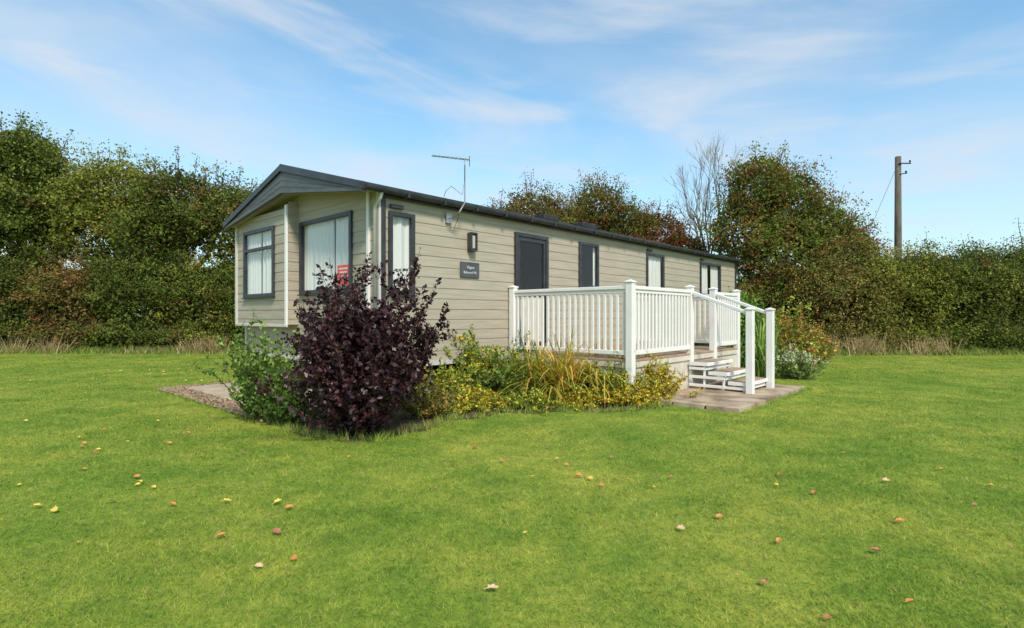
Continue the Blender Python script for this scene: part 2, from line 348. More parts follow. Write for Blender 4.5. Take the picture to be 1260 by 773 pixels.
def trim(P,a0,a1,z0,z1,mat='trim_grey',d0=.0,d1=.034,name='corner_trim'):
    m_=MB(); m_.pbox(P,a0,a1,z0,z1,d0,d1); return m_.build(name,M[mat],car,bev=.006)
trim(Pb,2.215,2.275,1.03,2.9,'white'); trim(Pb,4.15,4.215,1.03,2.86); trim(Pf,.22,.28,ZB,2.85,'white'); trim(Pf,4.14,4.215,ZB,1.05)
trim(Pf,-.024,.05,ZB-.02,2.85); trim(Ps,.002,.065,ZB-.02,2.83,'anthracite'); trim(Ps,LN-.05,LN+.03,ZB-.02,2.83,'anthracite')
mb=MB(); mb.pbox(Pb,2.215,4.215,1.015,1.06,0,.03); mb.build('bay_base_trim',M['trim_grey'],bay,bev=.005)
mb=MB(); mb.pbox(Ps,0,LN,ZB-.05,ZB+.012,-.01,.03); mb.pbox(Pf,0,WD,ZB-.05,ZB+.012,-.01,.032); mb.build('base_rail',M['trim_grey'],car)
mb=MB(); mb.box(.12,LN-.1,.5,WD-.1,ZB+.05,ZB+.1); mb.box(.12,LN-.1,.14,.16,ZB+.05,1.4); mb.box(.6,LN-.1,2.4,2.45,ZB+.05,ZE-.05); mb.box(.05,LN-.1,.1,WD-.1,ZE-.04,ZE-.02)
mb.build('interior_lining',M['interior'],car)
mb=MB(); mb.box(0,LN,.0,WD,ZB-.06,ZB-.02)
for y in (1.1,3.1): mb.box(.2,LN-.2,y-.04,y+.04,ZB-.28,ZB-.061)
mb.build('chassis',M['dark'],car)
for x in (5.2,6.3):
    for y in (.7,3.5):
        mb=MB(); pts=[]; n=20
        for rr,yy in ((.13,-.09),(.30,-.09),(.33,-.05),(.33,.05),(.30,.09),(.13,.09)):
            pts.append([(x+rr*math.cos(2*math.pi*j/n),y+yy,.345+rr*math.sin(2*math.pi*j/n)) for j in range(n)])
        vs=sum(pts,[]); fs=[(i*n+j,i*n+(j+1)%n,(i+1)*n+(j+1)%n,(i+1)*n+j) for i in range(5) for j in range(n)]
        wobj=mb.add(vs,fs).build('wheel',M['rubber'],car,smooth=True)
        r_=MB(); r_.tube([(x,y-.07,.345),(x,y+.07,.345)],.15,16); r_.build('rim',M['steel'],wobj)
for x in (.8,3.4,9,11.4):
    for y in (1.1,3.1):
        mb=MB(); mb.box(x-.15,x+.15,y-.15,y+.15,0,.05); mb.tube([(x,y,.05),(x,y,.28)],[.05,.03],8); mb.build('support_jack',M['steel'],car)
def pane(P,a0,a1,z0,z1,d,par):
    v=[Vector(P(*q)) for q in ((a0,z0,d),(a1,z0,d),(a1,z1,d),(a0,z1,d))]; out=Vector(P(0,0,1))-Vector(P(0,0,0))
    if (v[1]-v[0]).cross(v[3]-v[0]).dot(out)<0: v=v[::-1]
    p_=MB(); p_.add(v,[(0,1,2,3)]); return p_.build('pane',M['glass'],par,fix=False)
def window(P,a0,a1,z0,z1,transom=None,curt=((0,1),),fw=.048,par=None,name='window',vent=False,sill=True):
    m_=MB(); d0,d1=-.03,.038
    m_.pbox(P,a0-.012,a0+fw,z0-.012,z1+.012,d0,d1); m_.pbox(P,a1-fw,a1+.012,z0-.012,z1+.012,d0,d1)
    m_.pbox(P,a0+fw,a1-fw,z1-fw,z1+.012,d0,d1-.001); m_.pbox(P,a0+fw,a1-fw,z0-.012,z0+fw,d0,d1-.001)
    if transom: m_.pbox(P,a0+fw,a1-fw,transom-.025,transom+.025,d0,d1-.002)
    if sill: m_.pbox(P,a0-.03,a1+.03,z0-.03,z0-.0125,0,.06)
    fr=m_.build(name,M['anthracite'],par or car,bev=.006)
    if vent:
        v_=MB(); v_.pbox(P,a0+.01,a0+.21,z1+.05,z1+.10,0,.05); v_.build('trickle_vent',M['anthracite'],fr,bev=.006)
    pane(P,a0+fw*.9,a1-fw*.9,z0+fw*.9,z1-fw*.9,.012,fr)
    for (u0,u1) in curt:
        c_=MB(); n=max(24,int((a1-a0)*(u1-u0)*80)); A0=a0+(a1-a0)*u0; A1=a0+(a1-a0)*u1
        row=[]; ph=rng.uniform(0,6)
        for i in range(n+1):
            t=i/n; a=A0+(A1-A0)*t; wv=.018*math.sin(a*52+ph+1.8*math.sin(a*9))+.006*math.sin(a*121+ph)
            row.append((a,wv))
        vs=[P(a,z,-.045+wv*k) for (z,k) in ((z1-.01,.6),((z0+z1)/2,1),(z0+.01,1.2)) for (a,wv) in row]
        fs=[(r_*(n+1)+i,r_*(n+1)+i+1,(r_+1)*(n+1)+i+1,(r_+1)*(n+1)+i) for r_ in range(2) for i in range(n)]
        c_.add(vs,fs).build('curtain',M['curtain'],fr,smooth=True,fix=False)
    return fr
window(Pb,*BW,transom=2.30,par=bay,curt=((0,.45),(.52,1)))
fw_=window(Pf,*FW,curt=((0,.34),(.40,.98)))
window(Ps,*WINS[0],vent=True,curt=((0,1),)); window(Ps,*WINS[1],curt=((.84,1),))
window(Ps,*WINS[2],vent=True,curt=((0,.9),)); window(Ps,*WINS[3],vent=True,curt=((0,.42),(.6,1)))
mb=MB(); mb.pbox(Pf,.73,1.03,1.62,1.90,.014,.017); nb=mb.build('window_notice',M['redpaper'],car)
for i,(u0,u1) in enumerate(((.76,.99),(.79,.97),(.76,.92),(.77,.98))):
    mb=MB(); mb.pbox(Pf,u0,u1,1.84-.05*i,1.86-.05*i,.0175,.0185); mb.build('lettering',M['ink'],nb)
a0,a1,z0,z1=DOOR; mb=MB(); f=.055
mb.pbox(Ps,a0-.01,a0+f,z0,z1+.01,-.03,.05); mb.pbox(Ps,a1-f,a1+.01,z0,z1+.01,-.03,.05); mb.pbox(Ps,a0+f,a1-f,z1-f,z1+.01,-.03,.049); mb.pbox(Ps,a0+f,a1-f,z0,z0+.05,-.03,.049)
b0,b1=a0+f+.006,a1-f-.006
mb.pbox(Ps,b0,b0+.05,z0+.055,z1-f-.005,-.02,.035); mb.pbox(Ps,b1-.05,b1,z0+.055,z1-f-.005,-.02,.035)
for zz in (z0+.055,1.52,z1-f-.07): mb.pbox(Ps,b0+.05,b1-.05,zz,zz+.065,-.02,.034)
dr=mb.build('door',M['anthracite'],car,bev=.005)
pane(Ps,b0+.045,b1-.045,1.58,z1-f-.06,.01,dr)
mb=MB(); mb.pbox(Ps,b0+.048,b1-.048,z0+.118,1.522,-.015,.012); mb.build('door_panel',M['cream'],dr)
mb=MB(); mb.tube([Ps(b0+.03,1.55,.036),Ps(b0+.03,1.55,.075),Ps(b0+.14,1.55,.075)],.01,8); mb.pbox(Ps,b0+.01,b0+.05,1.46,1.62,.034,.046); mb.build('handle',M['steel'],dr)
# roof
ov=.13; fx=-.33; sl=(ZR-ZE)/(WD/2)
def rz(y): return ZR-abs(y-WD/2)*sl
mb=MB(); yl,yr=-ov,WD+ov
T=.07
for (ya,yb) in ((yl,WD/2),(WD/2,yr)):
    za,zb=rz(ya),rz(yb)
    mb.add([(fx,ya,za),(LN+.15,ya,za),(LN+.15,yb,zb),(fx,yb,zb),(fx,ya,za-T),(LN+.15,ya,za-T),(LN+.15,yb,zb-T),(fx,yb,zb-T)],[(0,1,2,3),(7,6,5,4),(0,4,5,1),(3,2,6,7),(0,3,7,4),(1,5,6,2)])
for side in (0,1):
    for k in range(7):
        t0=k/7; y0=(yl+(WD/2-yl)*t0) if side==0 else (yr+(WD/2-yr)*t0); y1=y0+(.30 if side==0 else -.30)
        mb.add([(fx+.02,y0,rz(y0)+.02),(LN+.13,y0,rz(y0)+.02),(LN+.13,y1,rz(y1)+.004),(fx+.02,y1,rz(y1)+.004),(fx+.02,y0,rz(y0)),(LN+.13,y0,rz(y0))],[(0,1,2,3),(4,5,1,0)])
roof=mb.build('roof',M['roof'],car,fix=False)
mb=MB(); mb.add([(fx-.02,WD/2-.12,rz(WD/2-.12)+.03),(fx-.02,WD/2,ZR+.05),(fx-.02,WD/2+.12,rz(WD/2+.12)+.03),(LN+.16,WD/2-.12,rz(WD/2-.12)+.03),(LN+.16,WD/2,ZR+.05),(LN+.16,WD/2+.12,rz(WD/2+.12)+.03)],[(0,3,4,1),(1,4,5,2),(0,1,2),(3,5,4)]); mb.build('ridge_cap',M['roof'],roof)
for x,h_,w_ in ((5.0,.07,.5),(6.4,.07,.6)):
    mb=MB(); mb.box(x,x+w_,WD/2-.75,WD/2-.45,rz(WD/2-.45)-.05,rz(WD/2-.45)+h_); mb.build('roof_vent',M['roof'],roof,bev=.015)
def zlow(y): return 3.05-abs(y-WD/2)/(WD/2+ov)*.31
mb=MB(); ys=[yl+.01,WD/2,yr-.01]
for x in (fx+.0,fx+.035):
    for y in ys: mb.v.append((x,y,rz(y)-.02)); mb.v.append((x,y,zlow(y)))
mb.f=[(0,1,3,2),(2,3,5,4),(6,8,9,7),(8,10,11,9),(1,7,9,3),(3,9,11,5),(0,6,7,1),(4,5,11,10)]
gp=mb.build('gable_board',M['gable'],car)
for fr_ in (.40,.72):
    mb=MB()
    for (y0,y1) in ((yl+.02,WD/2),(WD/2,yr-.02)):
        q=[(fx-.006,y,(rz(y)-.07)*(1-fr_)+zlow(y)*fr_+dz) for y in (y0,y1) for dz in (-.004,.004)]; mb.add(q,[(0,1,3,2)])
    mb.build('board_groove',M['anthracite'],gp,fix=False)
mb=MB()
for (y0,y1) in ((yl-.01,WD/2),(WD/2,yr+.01)):
    c=[]
    for x in (fx-.03,fx+.03):
        for y in (y0,y1):
            for dz in (.03,-.06): c.append((x,y,rz(y)+dz))
    mb.add(c,[(0,1,3,2),(4,6,7,5),(0,2,6,4),(1,5,7,3),(0,4,5,1),(2,3,7,6)])
mb.build('verge_trim',M['anthracite'],car)
mb=MB()
for (y0,y1) in ((yl+.01,WD/2),(WD/2,yr-.01)):
    c=[]
    for x in (fx-.012,fx+.05):
        for y in (y0,y1):
            for dz in (.03,-.015): c.append((x,y,zlow(y)+dz))
    mb.add(c,[(0,1,3,2),(4,6,7,5),(0,2,6,4),(1,5,7,3),(0,4,5,1),(2,3,7,6)])
mb.build('gable_lower_trim',M['gable'],car)
mb=MB()
for (y0,y1) in ((yl,WD/2),(WD/2,yr)): mb.add([(fx+.03,y0,zlow(y0)+.01),(fx+.03,y1,zlow(y1)+.01),(.02,y1,zlow(y1)+.02),(.02,y0,zlow(y0)+.02)],[(0,1,2,3)])
mb.build('soffit',M['siding'],car,fix=False)
mb=MB(); mb.box(.0,LN+.1,-.06,-.022,2.72,2.83); mb.build('eave_fascia',M['anthracite'],car)
mb=MB(); n=8; pr=[(-.13+.055*math.cos(math.pi+math.pi*j/n), 2.80+.055*math.sin(math.pi+math.pi*j/n)) for j in range(n+1)]
pr=[(-.185,2.815)]+pr+[(-.075,2.815)]
vs=[(x,y,z) for x in (fx+.02,LN+.14) for (y,z) in pr]; k=len(pr); mb.add(vs,[(i,i+1,k+i+1,k+i) for i in range(k-1)]); mb.add([vs[i] for i in range(k)],[tuple(range(k))]); mb.add([vs[k+i] for i in range(k)],[tuple(range(k))])
x=.3
while x<LN: mb.box(x,x+.03,-.192,-.06,2.735,2.822); x+=.62
mb.build('gutter',M['anthracite'],car,fix=False)
mb=MB(); mb.tube([(.0-.06,-.12,2.76),(-.06,-.08,2.68),(-.06,.02,2.60),(-.06,.02,.15)],.026,10); mb.build('downpipe',M['trim_grey'],car,smooth=True)
mb=MB(); c=1.57; w2=.062; mb.pbox(Ps,c-w2,c+w2,2.15,2.175,.01,.11); mb.pbox(Ps,c-w2,c+w2,2.405,2.43,.01,.11); mb.pbox(Ps,c-w2,c+w2,2.175,2.405,.01,.03); mb.pbox(Ps,c-w2,c-w2+.02,2.175,2.405,.03,.109); mb.pbox(Ps,c+w2-.02,c+w2,2.175,2.405,.03,.109)
lp=mb.build('wall_lamp',M['bronze'],car,bev=.004)
mb=MB(); mb.pbox(Ps,c-.032,c+.032,2.19,2.39,.032,.09); mb.build('lamp_shade',M['lampglass'],lp,bev=.01)
mb=MB(); mb.pbox(Ps,1.36,1.74,1.76,1.99,.012,.03); pq=mb.build('name_plaque',M['slate'],car,bev=.006)
def text(s,size,loc,par,shear=0):
    cu=bpy.data.curves.new('lettering','FONT'); cu.body=s; cu.size=size; cu.align_x='CENTER'; cu.extrude=.0008; cu.shear=shear
    t=bpy.data.objects.new('tmp',cu); COL.objects.link(t); dg=bpy.context.evaluated_depsgraph_get(); me=bpy.data.meshes.new_from_object(t.evaluated_get(dg)); bpy.data.objects.remove(t)
    o=bpy.data.objects.new('lettering',me); me.materials.clear(); me.materials.append(M['ink']); COL.objects.link(o); o.parent=par; o.location=loc; o.rotation_euler=(math.pi/2,0,0)
text('Vogue',.06,(1.55,-.0315,1.895),pq,.4); text('Balmoral ML',.052,(1.55,-.0315,1.82),pq)
mb=MB(); mb.tube([(1.22,-.03,2.60),(1.22,-.13,2.58),(1.24,-.24,2.66),(1.32,-.26,2.80),(1.32,-.26,3.43)],.010,8); mb.pbox(Ps,1.17,1.27,2.52,2.66,.01,.04); ae=mb.build('tv_aerial',M['steel'],car,smooth=False); ae.location=(-.09,0,0)
A=np.array([1.40,-.28,3.42]); B=np.array([.90,-.04,3.42])
mb=MB(); mb.tube([A,B],.011,6); mb.build('boom',M['steel'],ae)
dirv=(B-A)/np.linalg.norm(B-A); pv=np.array([-dirv[1],dirv[0],0])
for i in range(9):
    q=A+(B-A)*(i+.3)/9.; m_=MB(); m_.tube([q-pv*.055,q+pv*.055],.003,5); m_.build('element',M['steel'],ae)
mb=MB(); mb.tube([A+(0,0,-.09)-pv*.02,A+(0,0,.06)-pv*.02],.005,5); mb.tube([(1.32,-.26,3.4),(1.30,-.28,3.1),(1.26,-.27,2.9),(1.1,-.22,3.0),(1.02,-.20,2.92),(1.05,-.12,2.86)],.004,5); mb.tube([(1.24,-.24,2.7),(1.33,-.1,2.58),(1.3,-.03,2.42),(1.2,-.02,2.45)],.004,5)
mb.build('cable',M['dark'],ae)
# ------------------------------------------------------------------ deck
dk=thing('raised_deck',(CX,CY,0),RZ,'raised white plastic deck with baluster railings and steps down to stone paving','deck')
X0,X1,Y0,Y1=2.45,6.28,-2.21,-.05; FL=.60; RT=1.60
mb=MB(); y=Y0-.03
while y<Y1-.05: mb.box(X0-.03,X1+.03,y,min(y+.137,Y1),FL-.03,FL); y+=.143
mb.build('deck_floor',M['deckboard'],dk,bev=.004)
mb=MB(); mb.box(X0-.02,X1+.02,Y0-.025,Y0-.003,FL-.11,FL-.032); mb.box(X0-.025,X0-.003,Y0-.003,Y1,FL-.11,FL-.032); mb.build('edge_board',M['cream'],dk,bev=.003)
mb=MB()
x=X0
while x<X1-.01:
    mb.box(x+.003,min(x+.145,X1)-.003,Y0,Y0+.02,.03,FL-.115); x+=.148
mb.box(X0+.01,X1-.01,Y0+.012,Y0+.03,.02,FL-.12)
y=Y0
while y<Y1-.01: mb.box(X0,X0+.02,y+.003,min(y+.145,Y1)-.003,.03,FL-.115); y+=.148
mb.box(X0+.012,X0+.03,Y0+.03,Y1-.01,.02,FL-.12); mb.box(X1-.03,X1-.01,Y0+.03,Y1-.01,.02,FL-.12)
mb.build('skirt',M['cream'],dk)
def post(x,y,z0=.06,z1=RT+.04,name='post',s=.1):
    m_=MB(); h=s/2; m_.box(x-h,x+h,y-h,y+h,z0,z1); k=h+.012; m_.box(x-k,x+k,y-k,y+k,z1-.002,z1+.02)
    m_.add([(x-k+.006,y-k+.006,z1+.02),(x+k-.006,y-k+.006,z1+.02),(x+k-.006,y+k-.006,z1+.02),(x-k+.006,y+k-.006,z1+.02),(x,y,z1+.045)],[(0,1,4),(1,2,4),(2,3,4),(3,0,4)])
    return m_.build(name,M['white'],dk,bev=.006)
SX0,SX1=4.28,5.2
for (x,y,zb) in ((X0,Y1-.03,FL-.2),(X0,Y0,.28),(SX0,Y0-.0,.1),(SX1,Y0-.0,.1),(X1,Y0,.06),(X1,Y1-.03,FL)): post(x,y-.0,zb)
bal_me=None
def railing(p,q):
    global bal_me
    p=Vector((*p,0));q=Vector((*q,0)); d=(q-p).normalized(); L_=(q-p).length; m_=MB()
    m_.bar(p+d*.05+Vector((0,0,RT-.025)),q-d*.05+Vector((0,0,RT-.025)),.075,.05)
    ra=m_.build('railing',M['white'],dk,bev=.008)
    for nm,zz,ww,hh in (('lower_rail',FL+.09,.05,.06),('upper_rail',RT-.075,.04,.045)):
        m_=MB(); m_.bar(p+d*.05+Vector((0,0,zz)),q-d*.05+Vector((0,0,zz)),ww,hh); m_.build(nm,M['white'],ra,bev=.006)
    if bal_me is None:
        mm=MB(); mm.box(-.02,.02,-.014,.014,FL+.12,RT-.098); o=mm.build('baluster',M['white'],ra,bev=.004); first=o; bal_me=o
    else: first=None
    n=int((L_-.1)/.098)
    for i in range(n):
        c=p+d*(.05+(L_-.1)*(i+.5)/n)
        o=first if (first is not None and i==0) else bal_me.copy()
        if o.name not in COL.objects: COL.objects.link(o)
        o.parent=ra; o.location=(c.x,c.y,0); o.rotation_euler=(0,0,math.atan2(d.y,d.x))
railing((X0,Y1-.03),(X0,Y0)); railing((X0,Y0),(SX0,Y0)); railing((SX1,Y0),(X1,Y0)); railing((X1,Y0),(X1,Y1-.03))
NY=-3.17
for x in (SX0-.09,SX1-.11): post(x,NY,.05,1.28,'newel_post')
for x,xe in ((SX0,SX0-.09),(SX1,SX1-.11)):
    m_=MB(); m_.bar((x,Y0-.04,RT-.04),(xe,NY+.03,1.23),.07,.05); m_.build('handrail',M['white'],dk,bev=.008)
for k,(yy,zz) in enumerate(((-2.25,.465),(-2.55,.335),(-2.85,.205))):
    m_=MB(); m_.box(SX0-.09,SX1-.025,yy-.275,yy-.003,zz-.03,zz); tr_=m_.build('step_tread',M['deckboard'],dk,bev=.003)
    m_=MB(); m_.box(SX0-.11,SX1,yy-.297,yy-.276,zz-.05,zz+.002); m_.box(SX0-.112,SX0-.091,yy-.2755,yy-.003,zz-.05,zz+.002); m_.build('nosing',M['white'],tr_,bev=.003)
    m_=MB(); m_.box(SX0-.08,SX1-.03,yy-.262,yy-.245,zz-.115,zz-.07); m_.build('riser_slat',M['white'],dk,bev=.003)
    m_=MB(); m_.box(SX0-.10,SX0-.083,-2.24,yy-.25,zz-.115,zz-.07); m_.build('side_slat',M['white'],dk,bev=.003)
    for xx in (SX0-.082,SX1-.07):
        m_=MB(); m_.box(xx,xx+.03,yy-.243,yy-.213,.055,zz-.031); m_.build('step_leg',M['white'],dk,bev=.003)
# ------------------------------------------------------------------ lawn blades
def inpoly(x,y,poly):
    c=np.zeros(len(x),bool); n=len(poly)
    for i in range(n):
        x0,y0=poly[i]; x1,y1=poly[(i+1)%n]
        if y0==y1: continue
        k=((y0>y)!=(y1>y))&(x<(x1-x0)*(y-y0)/(y1-y0)+x0); c^=k
    return c
def blades(n):
    d0,d1,e=1.6,18.5,.35; u=rng.random(n); D=(d0**e+u*(d1**e-d0**e))**(1/e)
    X=rng.uniform(-1.1,1.1,n)*(D+.5)
    lx,ly=toL(X,D); j=rng.normal(size=n)*.05
    bad=inpoly(X+j,D+j,bed)|((lx>-1.44+j)&(lx<12.6)&(ly>-.1+j)&(ly<4.2+j*2))|((lx>PX0+j*.2)&(lx<5.6+j*.2)&(ly>-3.55+j*.2)&(ly<0))|((lx>2.4)&(lx<6.3)&(ly>-2.2)&(ly<0))
    X=X[~bad];D=D[~bad];n=len(X)
    patch=np.sin(X*1.3+np.sin(D*1.1)*1.5)*np.sin(D*1.7+X*.4)+.6*np.sin(X*5.1+D*2)*np.sin(D*6.3-X)
    hh=.018*rng.uniform(.45,1.3,n)*(1+.25*patch); tall=rng.random(n)<.012; hh[tall]*=1.9
    ang=rng.uniform(0,2*math.pi,n); lean=rng.uniform(.4,1.6,n)*hh
    la=rng.uniform(0,2*math.pi,n); w_=(.0017+.00095*D)*rng.uniform(.6,1.3,n)
    V=np.zeros((n,3,3)); V[:,0,0]=X-np.cos(ang)*w_/2; V[:,0,1]=D-np.sin(ang)*w_/2; V[:,1,0]=X+np.cos(ang)*w_/2; V[:,1,1]=D+np.sin(ang)*w_/2
    V[:,2,0]=X+np.cos(la)*lean; V[:,2,1]=D+np.sin(la)*lean; V[:,2,2]=hh; V[:,:2,2]=.001
    c=pick([(.255,.39,.055),(.32,.45,.065),(.185,.31,.04),(.40,.46,.09),(.48,.42,.18)],n,[.33,.28,.19,.14,.06])*rng.uniform(.75,1.25,(n,1))
    return V.reshape(-1,3),c
bV,bC=blades(600000)
o=np_mesh('grass',bV,3,bC,M['blade']); mark(o,'short green blades of the mown lawn','grass',None,'stuff')
PX=[];C=[]
def tuft(x,y,n,h,spread,cols,w_=.012):
    bx=x+rng.normal(size=n)*spread; by=y+rng.normal(size=n)*spread*.4; hh=h*rng.uniform(.3,1.2,n); la=rng.uniform(0,2*math.pi,n); ln=hh*rng.uniform(.2,1.0,n)
    V=np.zeros((n,3,3)); V[:,0,0]=bx-w_;V[:,1,0]=bx+w_;V[:,0,1]=by;V[:,1,1]=by; V[:,2,0]=bx+np.cos(la)*ln;V[:,2,1]=by+np.sin(la)*ln;V[:,2,2]=hh
    PX.append(V.reshape(-1,3));C.append(pick(cols,n)*rng.uniform(.6,1.2,(n,1)))
straw=[(.46,.33,.17),(.33,.23,.10),(.54,.43,.24)]; rough=[(.18,.25,.04),(.24,.30,.06),(.15,.19,.04)]
for i in range(60):
    x=rng.uniform(-21,-7.5); tuft(x,17.2+rng.uniform(-.2,.5),80,.24,.5,rough if rng.random()<.88 else straw)
for px in (235,255,262,60,15,250): tuft(gd(px,17),17.1,90,.55,.22,straw)
for i in range(50):
    x=rng.uniform(8.2,21); tuft(x,16.6+rng.uniform(-.3,.5),80,.24,.5,rough if rng.random()<.88 else straw)
for px in (1020,1050,1065,1130,1155,1075): tuft(gd(px,16.5),16.4,90,.62,.2,straw)
o=np_mesh('dry_grass',np.concatenate(PX),3,np.concatenate(C),M['straw']); mark(o,'rough green and straw coloured grass along the foot of the hedges','grass',None,'stuff')
PX=[];C=[]; edge=[g(*p) for p in bedpx]
for (p,q) in zip(edge,edge[1:]):
    L_=math.hypot(q[0]-p[0],q[1]-p[1]); n=max(2,int(L_/.05))
    for i in range(n):
        u=rng.random(); tuft(p[0]+(q[0]-p[0])*u+rng.normal()*.03,p[1]+(q[1]-p[1])*u+rng.uniform(-.04,.16),16,rng.uniform(.05,.13),.05,[(.24,.35,.05),(.3,.39,.06),(.16,.26,.04),(.42,.37,.12)],.0035)
for (pa,pb) in (((-1.46,.1),(-1.46,4.2)),((-1.46,4.22),(.2,4.35)),((PX0,-3.58),(5.65,-3.58)),((5.65,-3.58),(5.65,-2.3))):
    for i in range(70):
        u=rng.random(); x,y=W2(pa[0]+(pb[0]-pa[0])*u,pa[1]+(pb[1]-pa[1])*u); tuft(x+rng.normal()*.02,y+rng.normal()*.02,10,rng.uniform(.04,.08),.04,[(.24,.35,.05),(.3,.39,.06),(.16,.26,.04)],.003)
o=np_mesh('edge_grass',np.concatenate(PX),3,np.concatenate(C),M['straw']); mark(o,'longer uncut grass along the edges of the bed and paving','grass',None,'stuff')
# ------------------------------------------------------------------ trees and hedges
DG=[(.042,.062,.013),(.058,.081,.017),(.034,.050,.012),(.075,.090,.022)]
YG=[(.105,.115,.024),(.082,.10,.02),(.125,.125,.03),(.057,.079,.017)]
BR=[(.052,.064,.016),(.085,.067,.024),(.065,.074,.02),(.10,.056,.024)]
RD=[(.085,.035,.02),(.06,.067,.016),(.10,.05,.025),(.075,.077,.02)]
P_=[];C_=[];Z_=[]
for x in np.arange(-32,33,2.2):
    if -7<x<5: continue
    p,c,z=crown([((x,24.+rng.normal()*.3,1.3),(1.9,1.0,1.7))],45,.5,DG,None,.2); P_.append(p);C_.append(c);Z_.append(z)
mark(leaf_obj('far_hedge',np.concatenate(P_),np.concatenate(Z_),np.concatenate(C_),M['foliage']),'dense far hedge filling the gaps behind the trees','hedge',None,'stuff')
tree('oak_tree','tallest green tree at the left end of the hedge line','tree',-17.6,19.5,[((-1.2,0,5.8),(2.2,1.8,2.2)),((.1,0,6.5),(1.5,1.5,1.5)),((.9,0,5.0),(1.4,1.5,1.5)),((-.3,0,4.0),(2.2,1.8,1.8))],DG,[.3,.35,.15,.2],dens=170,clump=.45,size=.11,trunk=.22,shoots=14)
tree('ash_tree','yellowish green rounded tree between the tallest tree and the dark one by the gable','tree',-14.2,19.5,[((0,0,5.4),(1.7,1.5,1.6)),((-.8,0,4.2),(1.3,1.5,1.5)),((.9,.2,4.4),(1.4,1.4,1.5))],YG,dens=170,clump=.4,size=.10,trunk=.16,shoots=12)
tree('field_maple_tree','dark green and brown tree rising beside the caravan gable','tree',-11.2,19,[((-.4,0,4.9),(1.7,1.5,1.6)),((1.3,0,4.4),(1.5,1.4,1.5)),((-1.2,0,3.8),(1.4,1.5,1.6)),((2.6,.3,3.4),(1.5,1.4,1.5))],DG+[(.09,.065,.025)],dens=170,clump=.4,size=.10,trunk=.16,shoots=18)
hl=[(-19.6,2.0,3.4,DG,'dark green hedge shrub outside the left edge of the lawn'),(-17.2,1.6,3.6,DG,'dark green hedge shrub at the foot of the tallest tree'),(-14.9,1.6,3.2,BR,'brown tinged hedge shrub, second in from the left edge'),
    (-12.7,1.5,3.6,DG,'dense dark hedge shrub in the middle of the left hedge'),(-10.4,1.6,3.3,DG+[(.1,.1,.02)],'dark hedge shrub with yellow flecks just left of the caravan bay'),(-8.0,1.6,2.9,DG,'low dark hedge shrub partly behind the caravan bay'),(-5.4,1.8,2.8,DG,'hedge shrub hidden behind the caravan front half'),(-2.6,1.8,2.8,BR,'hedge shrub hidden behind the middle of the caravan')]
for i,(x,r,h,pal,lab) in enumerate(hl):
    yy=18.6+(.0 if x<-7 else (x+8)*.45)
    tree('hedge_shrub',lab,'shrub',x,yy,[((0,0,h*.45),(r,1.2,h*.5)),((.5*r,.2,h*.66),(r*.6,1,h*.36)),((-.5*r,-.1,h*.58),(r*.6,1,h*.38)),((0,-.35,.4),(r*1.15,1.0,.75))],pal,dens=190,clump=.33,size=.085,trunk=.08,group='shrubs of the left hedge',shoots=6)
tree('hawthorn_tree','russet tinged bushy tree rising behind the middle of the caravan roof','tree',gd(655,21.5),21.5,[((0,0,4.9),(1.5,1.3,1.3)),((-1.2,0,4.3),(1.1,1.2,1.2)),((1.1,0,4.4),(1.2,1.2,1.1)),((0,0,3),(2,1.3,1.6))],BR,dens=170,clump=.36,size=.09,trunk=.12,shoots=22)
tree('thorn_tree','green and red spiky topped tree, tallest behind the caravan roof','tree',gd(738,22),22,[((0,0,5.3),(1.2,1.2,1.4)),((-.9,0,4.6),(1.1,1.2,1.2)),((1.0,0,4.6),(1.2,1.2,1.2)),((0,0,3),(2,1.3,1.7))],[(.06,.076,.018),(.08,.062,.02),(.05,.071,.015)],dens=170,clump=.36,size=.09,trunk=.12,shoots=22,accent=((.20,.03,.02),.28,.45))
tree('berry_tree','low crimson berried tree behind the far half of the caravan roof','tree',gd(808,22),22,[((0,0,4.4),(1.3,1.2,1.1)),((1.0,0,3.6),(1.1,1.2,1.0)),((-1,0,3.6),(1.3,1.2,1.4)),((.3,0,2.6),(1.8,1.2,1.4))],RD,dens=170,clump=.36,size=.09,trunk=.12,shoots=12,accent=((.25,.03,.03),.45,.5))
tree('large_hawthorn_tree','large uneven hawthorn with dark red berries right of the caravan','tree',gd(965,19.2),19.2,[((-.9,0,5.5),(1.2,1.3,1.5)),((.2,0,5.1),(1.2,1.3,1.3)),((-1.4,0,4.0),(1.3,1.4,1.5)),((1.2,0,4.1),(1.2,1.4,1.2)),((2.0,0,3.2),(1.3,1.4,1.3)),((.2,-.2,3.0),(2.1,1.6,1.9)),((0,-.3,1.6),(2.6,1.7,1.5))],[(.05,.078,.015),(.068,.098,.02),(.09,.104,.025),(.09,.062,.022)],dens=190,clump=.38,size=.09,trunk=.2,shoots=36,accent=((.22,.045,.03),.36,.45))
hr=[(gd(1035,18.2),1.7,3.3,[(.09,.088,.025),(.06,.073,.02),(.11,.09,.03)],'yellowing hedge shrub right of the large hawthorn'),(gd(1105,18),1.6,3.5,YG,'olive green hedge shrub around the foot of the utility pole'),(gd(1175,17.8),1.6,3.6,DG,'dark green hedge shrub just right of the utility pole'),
    (gd(1240,17.6),1.6,3.5,DG+[(.1,.09,.03)],'dark hedge shrub near the right edge of the lawn'),(gd(1305,17.6),1.7,3.8,DG,'dark hedge shrub cut by the right edge'),(gd(1375,17.6),1.9,3.8,DG,'hedge shrub past the right edge of the lawn')]
